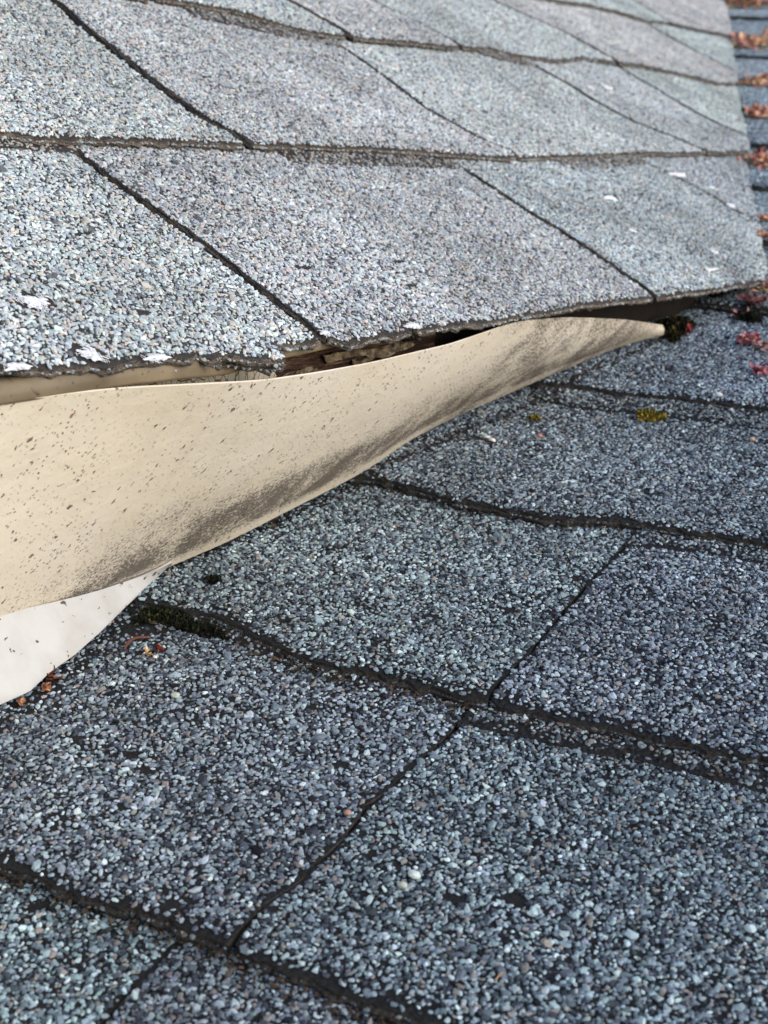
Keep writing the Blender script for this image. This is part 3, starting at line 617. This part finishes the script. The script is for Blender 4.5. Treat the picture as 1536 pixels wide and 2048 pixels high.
sq = N(nt, 'ShaderNodeSeparateXYZ'); nt.links.new(tc, sq.inputs[0]); mp = N(nt, 'ShaderNodeCombineXYZ'); nt.links.new(sq.outputs[0], mp.inputs[0]); nt.links.new(math_(nt, 'MULTIPLY', sq.outputs[2], 1.4), mp.inputs[1])
nz = N(nt, 'ShaderNodeTexNoise'); nz.inputs['Scale'].default_value = 420; nt.links.new(mp.outputs[0], nz.inputs['Vector']); ad = N(nt, 'ShaderNodeVectorMath', operation='MULTIPLY_ADD'); nt.links.new(nz.outputs['Color'], ad.inputs[0]); ad.inputs[1].default_value = (.006,) * 3; nt.links.new(mp.outputs[0], ad.inputs[2]); nt.links.new(ad.outputs[0], v.inputs['Vector'])
s2 = N(nt, 'ShaderNodeSeparateColor'); nt.links.new(v.outputs['Color'], s2.inputs[0])
d = math_(nt, 'SUBTRACT', math_(nt, 'MULTIPLY', s2.outputs[1], .22), v.outputs['Distance']); d = math_(nt, 'MULTIPLY', math_(nt, 'MULTIPLY', d, 16., clamp=True), math_(nt, 'LESS_THAN', s2.outputs[0], .42))
wcol = mixc(nt, ramp(nt, [(.4, (0,) * 3), (.75, (1,) * 3)], noise(nt, tc, 60, 4)), srgb(182, 181, 178), srgb(168, 165, 160))
fine = ramp(nt, [(.66, (0,) * 3), (.72, (.5,) * 3)], noise(nt, tc, 800, 3))
nt.links.new(mixc(nt, d, mixc(nt, fine, wcol, srgb(170, 160, 146)), srgb(80, 70, 60)), b.inputs['Base Color'])
wf.data.materials.append(M_WH)
tag(wf, 'white bent metal corner flashing, pointed triangle at the left below the beige fascia', 'flashing')

# ================================================================== MOSS, BUDS, LITTER
M_LF = attr_material('moss_leaves', .8, .2, 900); M_PET = attr_material('dry_bud_scales', .6, .3, 1200)
def surf(u, v): return Lo(u, v, lo_top(u, v))
LRm = LOW.R()
def moss(name, u, v, ru, rv, hgt, cols, n, label, cat='moss', pos=None, group=None, blade=.0022):
    c0 = pos if pos is not None else surf(u, v); mb = MB()
    r = np.sqrt(rng.random(n)); t = rng.uniform(0, 2 * np.pi, n); edge = 1 + .35 * np.sin(3 * t + u * 900) + .2 * np.sin(7 * t + v * 700)
    da = rv * r * np.cos(t) * edge; db = ru * r * np.sin(t) * edge; hh = hgt * np.maximum(1 - (r * .95) ** 2, 0) * (.55 + .45 * rng.random(n)) * (.75 + .8 * np.abs(vn(da, db, 500)))
    base = np.array(c0) + (da[:, None] * LOW.a + db[:, None] * LOW.b + hh[:, None] * LOW.n) - LOW.n * .0004
    dr = rng.normal(0, 1, (n, 3)); dr += LOW.n * 1.3 + (da[:, None] * LOW.a + db[:, None] * LOW.b) / max(ru, rv) * .8; dr /= np.linalg.norm(dr, axis=1)[:, None]
    sdv = np.cross(dr, rng.normal(0, 1, (n, 3))); sdv /= np.linalg.norm(sdv, axis=1)[:, None]
    L = blade * rng.uniform(.5, 1.2, n)[:, None]; W = L * .2
    V = np.stack([base - sdv * W * .6, base + sdv * W * .6, base + dr * L * .5 + sdv * W, base + dr * L, base + dr * L * .5 - sdv * W], 1)
    F = (np.array([[0, 1, 2, 3, 4]])[None] + (np.arange(n) * 5)[:, None, None]).reshape(-1, 5)
    C = np.array(cols)[rng.integers(0, len(cols), n)] * np.exp(rng.normal(0, .25, (n, 1)))
    mb.add(V.reshape(-1, 3), F); mb.c[-1] = np.repeat(C, 5, 0)
    # soil core
    k = 10; aa = np.linspace(0, 2 * np.pi, 24, endpoint=False); rr = np.linspace(0, 1, k); ringV = []
    for q in rr:
        ed = 1 + .35 * np.sin(3 * aa + u * 900) + .2 * np.sin(7 * aa + v * 700)
        ringV.append(np.array(c0) + (rv * q * np.cos(aa) * ed)[:, None] * LOW.a + (ru * q * np.sin(aa) * ed)[:, None] * LOW.b + (hgt * .6 * (1 - q ** 2) - .0008) * LOW.n)
    Gd = np.array(ringV); Gd = np.concatenate([Gd, Gd[:, :1]], 1); mb.grid(Gd, 0, col=(.012, .011, .006))
    o = mb.build(name, M_LF, origin=tuple(np.array(c0))); return tag(o, label, cat, group)
DG = [srgb(22, 25, 14), srgb(30, 34, 18), srgb(14, 14, 11), srgb(17, 17, 13), srgb(40, 42, 24)]
YG = [srgb(120, 112, 36), srgb(160, 134, 52), srgb(84, 92, 28), srgb(176, 140, 70), srgb(60, 66, 22)]
moss('moss_clump', .1485, .0225, .0070, .0105, .0020, DG + [srgb(64, 68, 34)], 2300, 'dark green moss clump just right of the white flashing point')
moss('moss_clump', .1440, .0060, .0030, .0130, .0016, DG, 1400, 'dark flat moss trailing along the course edge below the beige fascia')
moss('moss_clump', .1731, .0160, .0018, .0022, .0012, DG, 220, 'tiny dark moss tuft alone on the shingle right of the white flashing')
moss('moss_clump', .5290, -.0590, .0130, .0085, .0080, DG + [srgb(90, 80, 40)], 2600, 'bushy dark green moss at the far tip of the beige fascia', blade=.003)
moss('moss_clump', .4055, -.0855, .0042, .0060, .0032, YG, 1100, 'yellow green moss cushion on the dark shingle right of the fascia')
moss('moss_clump', .3814, -.0359, .0016, .0022, .0010, YG, 160, 'tiny olive moss speck below the middle of the fascia edge')
moss('moss_clump', .595, -.0560, .012, .012, .0035, DG + [srgb(70, 56, 40)], 900, 'dark brown moss mat in shadow beneath the eave', blade=.003)
moss('moss_clump', .5700, -.0925, .006, .007, .0035, DG, 500, 'green moss among pink bud scales at the right edge', blade=.003)
moss('moss_clump', 0, 0, .0022, .0032, .0030, [srgb(50, 44, 36), srgb(30, 28, 22), srgb(74, 68, 54)], 500, 'grey black lichen tuft hanging on the shingle edge above the black gap', 'lichen', pos=np.array([.2205, .0015, .1262]))

def petal(mb, c, axis, side, L, W, curl, c0, c1):
    up = np.cross(axis, side); n, k = 7, 5; P = np.zeros((n, k, 3)); C = np.zeros((n, k, 3))
    for i in range(n):
        s_ = i / (n - 1); wd = W * math.sin(math.pi * (s_ * .86 + .1)) ** .7
        for j in range(k):
            q = (j / (k - 1) - .5) * 2
            P[i, j] = c + axis * (L * s_) + side * (wd * q * .5) + up * (curl * L * (s_ ** 2) + .35 * wd * q * q + L * .03 * math.sin(9 * s_ + 5 * q))
            C[i, j] = np.array(c0) * (1 - s_) + np.array(c1) * s_
    C *= np.exp(rng.normal(0, .12, (n, k, 1)))
    b0 = len(mb.c); mb.grid(P); mb.c[b0] = C.reshape(-1, 3)
    mb.grid(P - up * .00015, flip=True); mb.c[-1] = C.reshape(-1, 3)
PK = [srgb(146, 98, 98), srgb(168, 132, 132), srgb(118, 66, 70), srgb(182, 156, 150), srgb(96, 66, 64)]
YL = [srgb(214, 184, 128), srgb(200, 150, 96), srgb(224, 206, 166)]
def bud(u, v, size, n, label, pal=PK, yl=.25, group='fallen bud scales on the lower roof', spread=.8, name='bud_scales', cat='bud scales', pos=None):
    c0 = surf(u, v) if pos is None else np.array(pos); mb = MB()
    if group == 'fallen bud scales on the lower roof' and size > .006: n, size, spread = int(n * 2.4), size * .62, spread * 1.5
    for q in range(n):
        ax = rng.normal(0, 1, 3); ax = ax - LOW.n * (ax @ LOW.n) * .75 + LOW.n * rng.uniform(.0, .5); ax /= np.linalg.norm(ax)
        sd_ = np.cross(ax, LOW.n + rng.normal(0, .3, 3)); sd_ /= np.linalg.norm(sd_)
        if np.cross(ax, sd_) @ LOW.n < 0: sd_ = -sd_
        off = rng.normal(0, .35, 3) * size * spread; off = off - LOW.n * (off @ LOW.n) + LOW.n * abs(rng.normal(0, .22)) * size
        y = rng.random() < yl; P_ = YL if y else pal; c1 = P_[rng.integers(len(P_))]; c2 = P_[rng.integers(len(P_))]
        L = size * rng.uniform(.35, .7) * (.7 if y else 1); petal(mb, c0 + off, ax, sd_, L, L * rng.uniform(.6, .95) * (.5 if y else 1), rng.uniform(-.1, .5), c1, c2)
    o = mb.build(name, M_PET, smooth=True, origin=tuple(c0)); return tag(o, label, cat, group)
bud(.1238, .0083, .0042, 9, 'maroon bud husk with straw yellow tail, near the white flashing', [srgb(96, 36, 32), srgb(130, 58, 48), srgb(70, 26, 26)], .0, spread=.3)
bud(.1200, .0108, .0040, 12, 'straw yellow fringe lying against the maroon bud husk', YL, 1., spread=.25)
bud(.0925, .0322, .0055, 8, 'red brown husk wedged under the lower edge of the white flashing', [srgb(92, 54, 42), srgb(66, 34, 28), srgb(120, 78, 60)], .1, spread=.4)
bud(.0850, .0288, .0040, 9, 'orange crumbs beside the lower edge of the white flashing', [srgb(140, 92, 66), srgb(104, 58, 44)], .4, spread=.4)
bud(.0735, .0300, .0034, 8, 'orange flake on the lower lip of the white flashing at the left edge', [srgb(160, 118, 84), srgb(124, 80, 58)], .4, spread=.35)
bud(.5289, -.0690, .0055, 8, 'crimson bud beside the bushy moss at the fascia tip', [srgb(110, 30, 38), srgb(132, 52, 56)], .1, spread=.3)
bud(.5850, -.0910, .0120, 30, 'large pink bud cluster under the eave at the right edge', PK, .12)
bud(.5700, -.0880, .0080, 16, 'dusky pink bud lying left of the large pink cluster', PK, .1)
bud(.6150, -.0890, .0110, 22, 'orange and pink bud heap tight under the eave at the right edge', PK, .4)
bud(.5265, -.1030, .0110, 22, 'pale pink bud with cream edges, middle of the right edge', [srgb(206, 150, 150), srgb(190, 120, 124), srgb(160, 80, 90)], .3)
bud(.5200, -.1130, .0085, 14, 'pink bud cut by the right edge of the photo, beside the pale pink one', PK, .25)
bud(.4790, -.1215, .0085, 16, 'rose bud with a cream tail above the double course line, lowest of the pink ones', [srgb(150, 74, 88), srgb(120, 50, 64), srgb(190, 120, 130)], .2)
far = [(1.50, .142, .05, 'orange pink bud heap in the roof valley, second from the top'), (1.285, .083, .035, 'thin pink bud row in the valley just below the second heap'), (1.125, .042, .036, 'yellow orange bud heap in the valley, fourth from the top'), (1.82, .235, .06, 'topmost peach bud heap at the far valley'), (.94, -.005, .032, 'orange bud heap with yellow lower rim in the middle of the valley'), (.775, -.0515, .016, 'dark red buds at the right photo edge beside the upper roof'), (.725, -.060, .014, 'lowest orange buds of the valley at the right photo edge')]
for (u, v, s_, lb_) in far: bud(u, v, s_ * .36, 90, lb_, [srgb(190, 122, 114), srgb(206, 156, 136), srgb(160, 92, 86), srgb(210, 170, 136)], .5, group='bud heaps in the roof valley', spread=2.1)

def curved_strip(name, pts, wd, col, label, cat, thick=.0004, arch=.0012, m=M_PET, group=None):
    P = np.array(pts); P = smooth(resamp(P, 16), 5); mb = MB(); tg = np.gradient(P, axis=0); tg /= np.linalg.norm(tg, axis=1)[:, None]
    sdv = np.cross(tg, LOW.n); s_ = np.linspace(0, 1, 16); wv = wd * np.sin(np.pi * (s_ * .92 + .04)) ** .6; h = arch * np.sin(np.pi * s_)
    rings = []
    for k in range(7):
        a = 2 * np.pi * k / 6; rings.append(P + sdv * (np.cos(a) * wv)[:, None] * .5 + LOW.n * (h + thick * (1 + np.sin(a)))[:, None])
    mb.grid(np.array(rings), col=col); o = mb.build(name, m, smooth=True, origin=tuple(P[0])); return tag(o, label, cat, group)
curved_strip('dry_leaf_sliver', [surf(.1192, .0203), surf(.1235, .0215), surf(.1275, .0205), surf(.1310, .0170)], .0016, srgb(98, 58, 46), 'curved rust red leaf sliver below the white flashing', 'leaf')
curved_strip('twig', [surf(.3383, -.014), surf(.341, -.0215), surf(.3435, -.0305)], .0006, srgb(48, 36, 32), 'thin dark twig on the shingle under the middle of the fascia', 'twig')
curved_strip('twig', [surf(.345, -.018), surf(.3425, -.024), surf(.3465, -.0285)], .0005, srgb(60, 44, 38), 'short forked dark twig crossing beside two white pebbles', 'twig')
curved_strip('straw', [surf(.0182, -.1683), surf(.0222, -.1689)], .0005, srgb(150, 120, 96), 'short tan straw near the bottom edge, right of the middle', 'straw', arch=.0004)
tw = np.array([(.0672, .0655, .0200), (.0690, .0660, .0183), (.0712, .0663, .0180)])
curved_strip('twig', tw + np.array([-.003, -.0065, .001]), .0005, srgb(70, 60, 48), 'tiny curled twig stuck on the white flashing at the left edge', 'twig', arch=0.)
curved_strip('straw', [surf(.4405, -.1155), surf(.4375, -.1195)], .0005, srgb(150, 140, 124), 'pale straw in the course line right of the yellow green moss', 'straw', arch=.0005)
def pebble(u, v, r, col, label, pos=None, cat='pebble', group='loose pebbles on the lower roof'):
    mb = MB(); c0 = surf(u, v) if pos is None else np.array(pos)
    V, F = IV.copy(), IF.copy(); V = [tuple(x) for x in V]; mids = {}; nf = []
    def md(a, b):
        k = (min(a, b), max(a, b))
        if k not in mids: p = np.array(V[a]) + np.array(V[b]); V.append(tuple(p / np.linalg.norm(p))); mids[k] = len(V) - 1
        return mids[k]
    for a, b, c in F:
        x, y, z_ = md(a, b), md(b, c), md(c, a); nf += [(a, x, z_), (b, y, x), (c, z_, y), (x, y, z_)]
    V = np.array(V); V = V * (1 + rng.normal(0, .07, (len(V), 1))) * np.array([1.1, .85, .65]) * r
    V = V @ LRm.T + c0 + LOW.n * r * .4
    mb.add(V, nf, col=col); o = mb.build('pebble', M_GR, origin=tuple(c0)); return tag(o, label, cat, group)
for (u, v, r, c, l) in [(.437, -.1105, .0017, (205, 206, 204), 'white oval pebble resting on the double course line by the right edge'), (.3471, -.0247, .0014, (214, 212, 204), 'white pebble beside the twig under the fascia, left of a pair'), (.3448, -.0285, .0016, (224, 222, 216), 'larger white pebble beside the twig, right of a pair'),
                        (.3302, -.0215, .0012, (176, 182, 180), 'grey white pebble below the pair of white pebbles'), (.346, -.0344, .001, (190, 190, 186), 'small pale pebble right of the white pair'), (.1005, -.0146, .0016, (176, 182, 168), 'pale greenish pebble below the maroon bud husk'),
                        (.0480, -.1309, .0018, (196, 206, 200), 'white pebble on the dark shingle near the bottom, largest there'), (.0425, -.1300, .0014, (180, 182, 170), 'pale pebble directly below the largest white one near the bottom'), (.1548, -.0987, .0013, (160, 176, 178), 'pale blue pebble just above the middle course line'), (.0666, -.0997, .0012, (176, 140, 124), 'pinkish pebble left of the diagonal joint'), (.0661, -.2217, .0016, (180, 196, 200), 'pale pebble near the lower right corner'), (.1195, .0070, .0008, (220, 214, 200), 'tiny cream pebble right of the straw yellow fringe'), (.3601, -.0463, .0013, (190, 130, 112), 'salmon flake right of the white pebbles'), (.3968, -.1377, .0013, (196, 150, 128), 'orange flake on the shingle at the right, under the strip'), (.0985, -.0175, .0012, (140, 156, 162), 'bluish pebble touching the pale greenish pebble')]:
    pebble(u, v, r, srgb(*c), l)
pebble(0, 0, .0013, srgb(92, 92, 92), 'grey grit stuck on the white flashing near the left edge', pos=(.0650, .0575, .0240))
pebble(0, 0, .0012, srgb(120, 112, 104), 'grey grit on the white flashing near its right point', pos=(.1440, .0565, .0315))

# dark crumbs of leaf mould gathered along the course edges and at the foot of the cladding
mb = MB(); nC = 1500; V_, F_, C_2 = [], [], []
for q in range(nC):
    c_ = random.random()
    if c_ < .38: v_ = random.uniform(-.2, .03); u_ = float(lb[1](-v_)) - abs(random.gauss(0, .004))
    elif c_ < .55: v_ = random.uniform(-.16, -.01); u_ = float(lb[0](-v_)) - abs(random.gauss(0, .004))
    elif c_ < .68: v_ = random.uniform(-.16, .02); u_ = float(lb[2](-v_)) - abs(random.gauss(0, .003))
    elif c_ < .78: v_ = random.uniform(-.14, -.02); u_ = float(lb[3](-v_)) - abs(random.gauss(0, .004))
    else: u_ = random.uniform(.16, .53); v_ = .0398 - .289 * (u_ - .1778) - abs(random.gauss(0, .004))
    p = surf(u_, v_); r_ = random.uniform(.0003, .0011)
    V_.append((OV * r_ * np.array([1.6, .8, .35])) @ rotmats(1, .5)[0].T @ LRm.T + p + LOW.n * .0004); C_2.append(np.array([(.02, .015, .01), (.045, .03, .02), (.012, .012, .009), (.09, .065, .045)][random.randrange(4)]))
V_ = np.array(V_).reshape(-1, 3); F_ = (np.concatenate([OF, OF[:, ::-1] * [1, 1, 1]])[:4][None] + (np.arange(nC) * 6)[:, None, None]).reshape(-1, 3)
mb.add(V_, F_); mb.c[-1] = np.repeat(np.array(C_2), 6, 0)
tag(mb.build('leaf_mould', M_LF, origin=tuple(V_[0])), 'dark crumbs of leaf mould gathered along the course edges of the slate grey roof', 'leaf mould', kind='stuff')
# ------------------------------------------------------------------ ground far below
M_GD, nt, b = mat('grass_ground', (.05, .07, .03), .9, .2)
tc = N(nt, 'ShaderNodeTexCoord').outputs['Object']; nt.links.new(mixc(nt, noise(nt, tc, 3, 6), (.03, .045, .02), (.08, .09, .045)), b.inputs['Base Color'])
mb = MB(); mb.add([(-80, -80, -3.2), (80, -80, -3.2), (80, 80, -3.2), (-80, 80, -3.2)], [(0, 1, 2, 3)]); gd = mb.build('ground', M_GD, origin=(0, 0, -3.2)); tag(gd, kind='structure')
print('granules', NUM, 'objects', len(sc.objects))
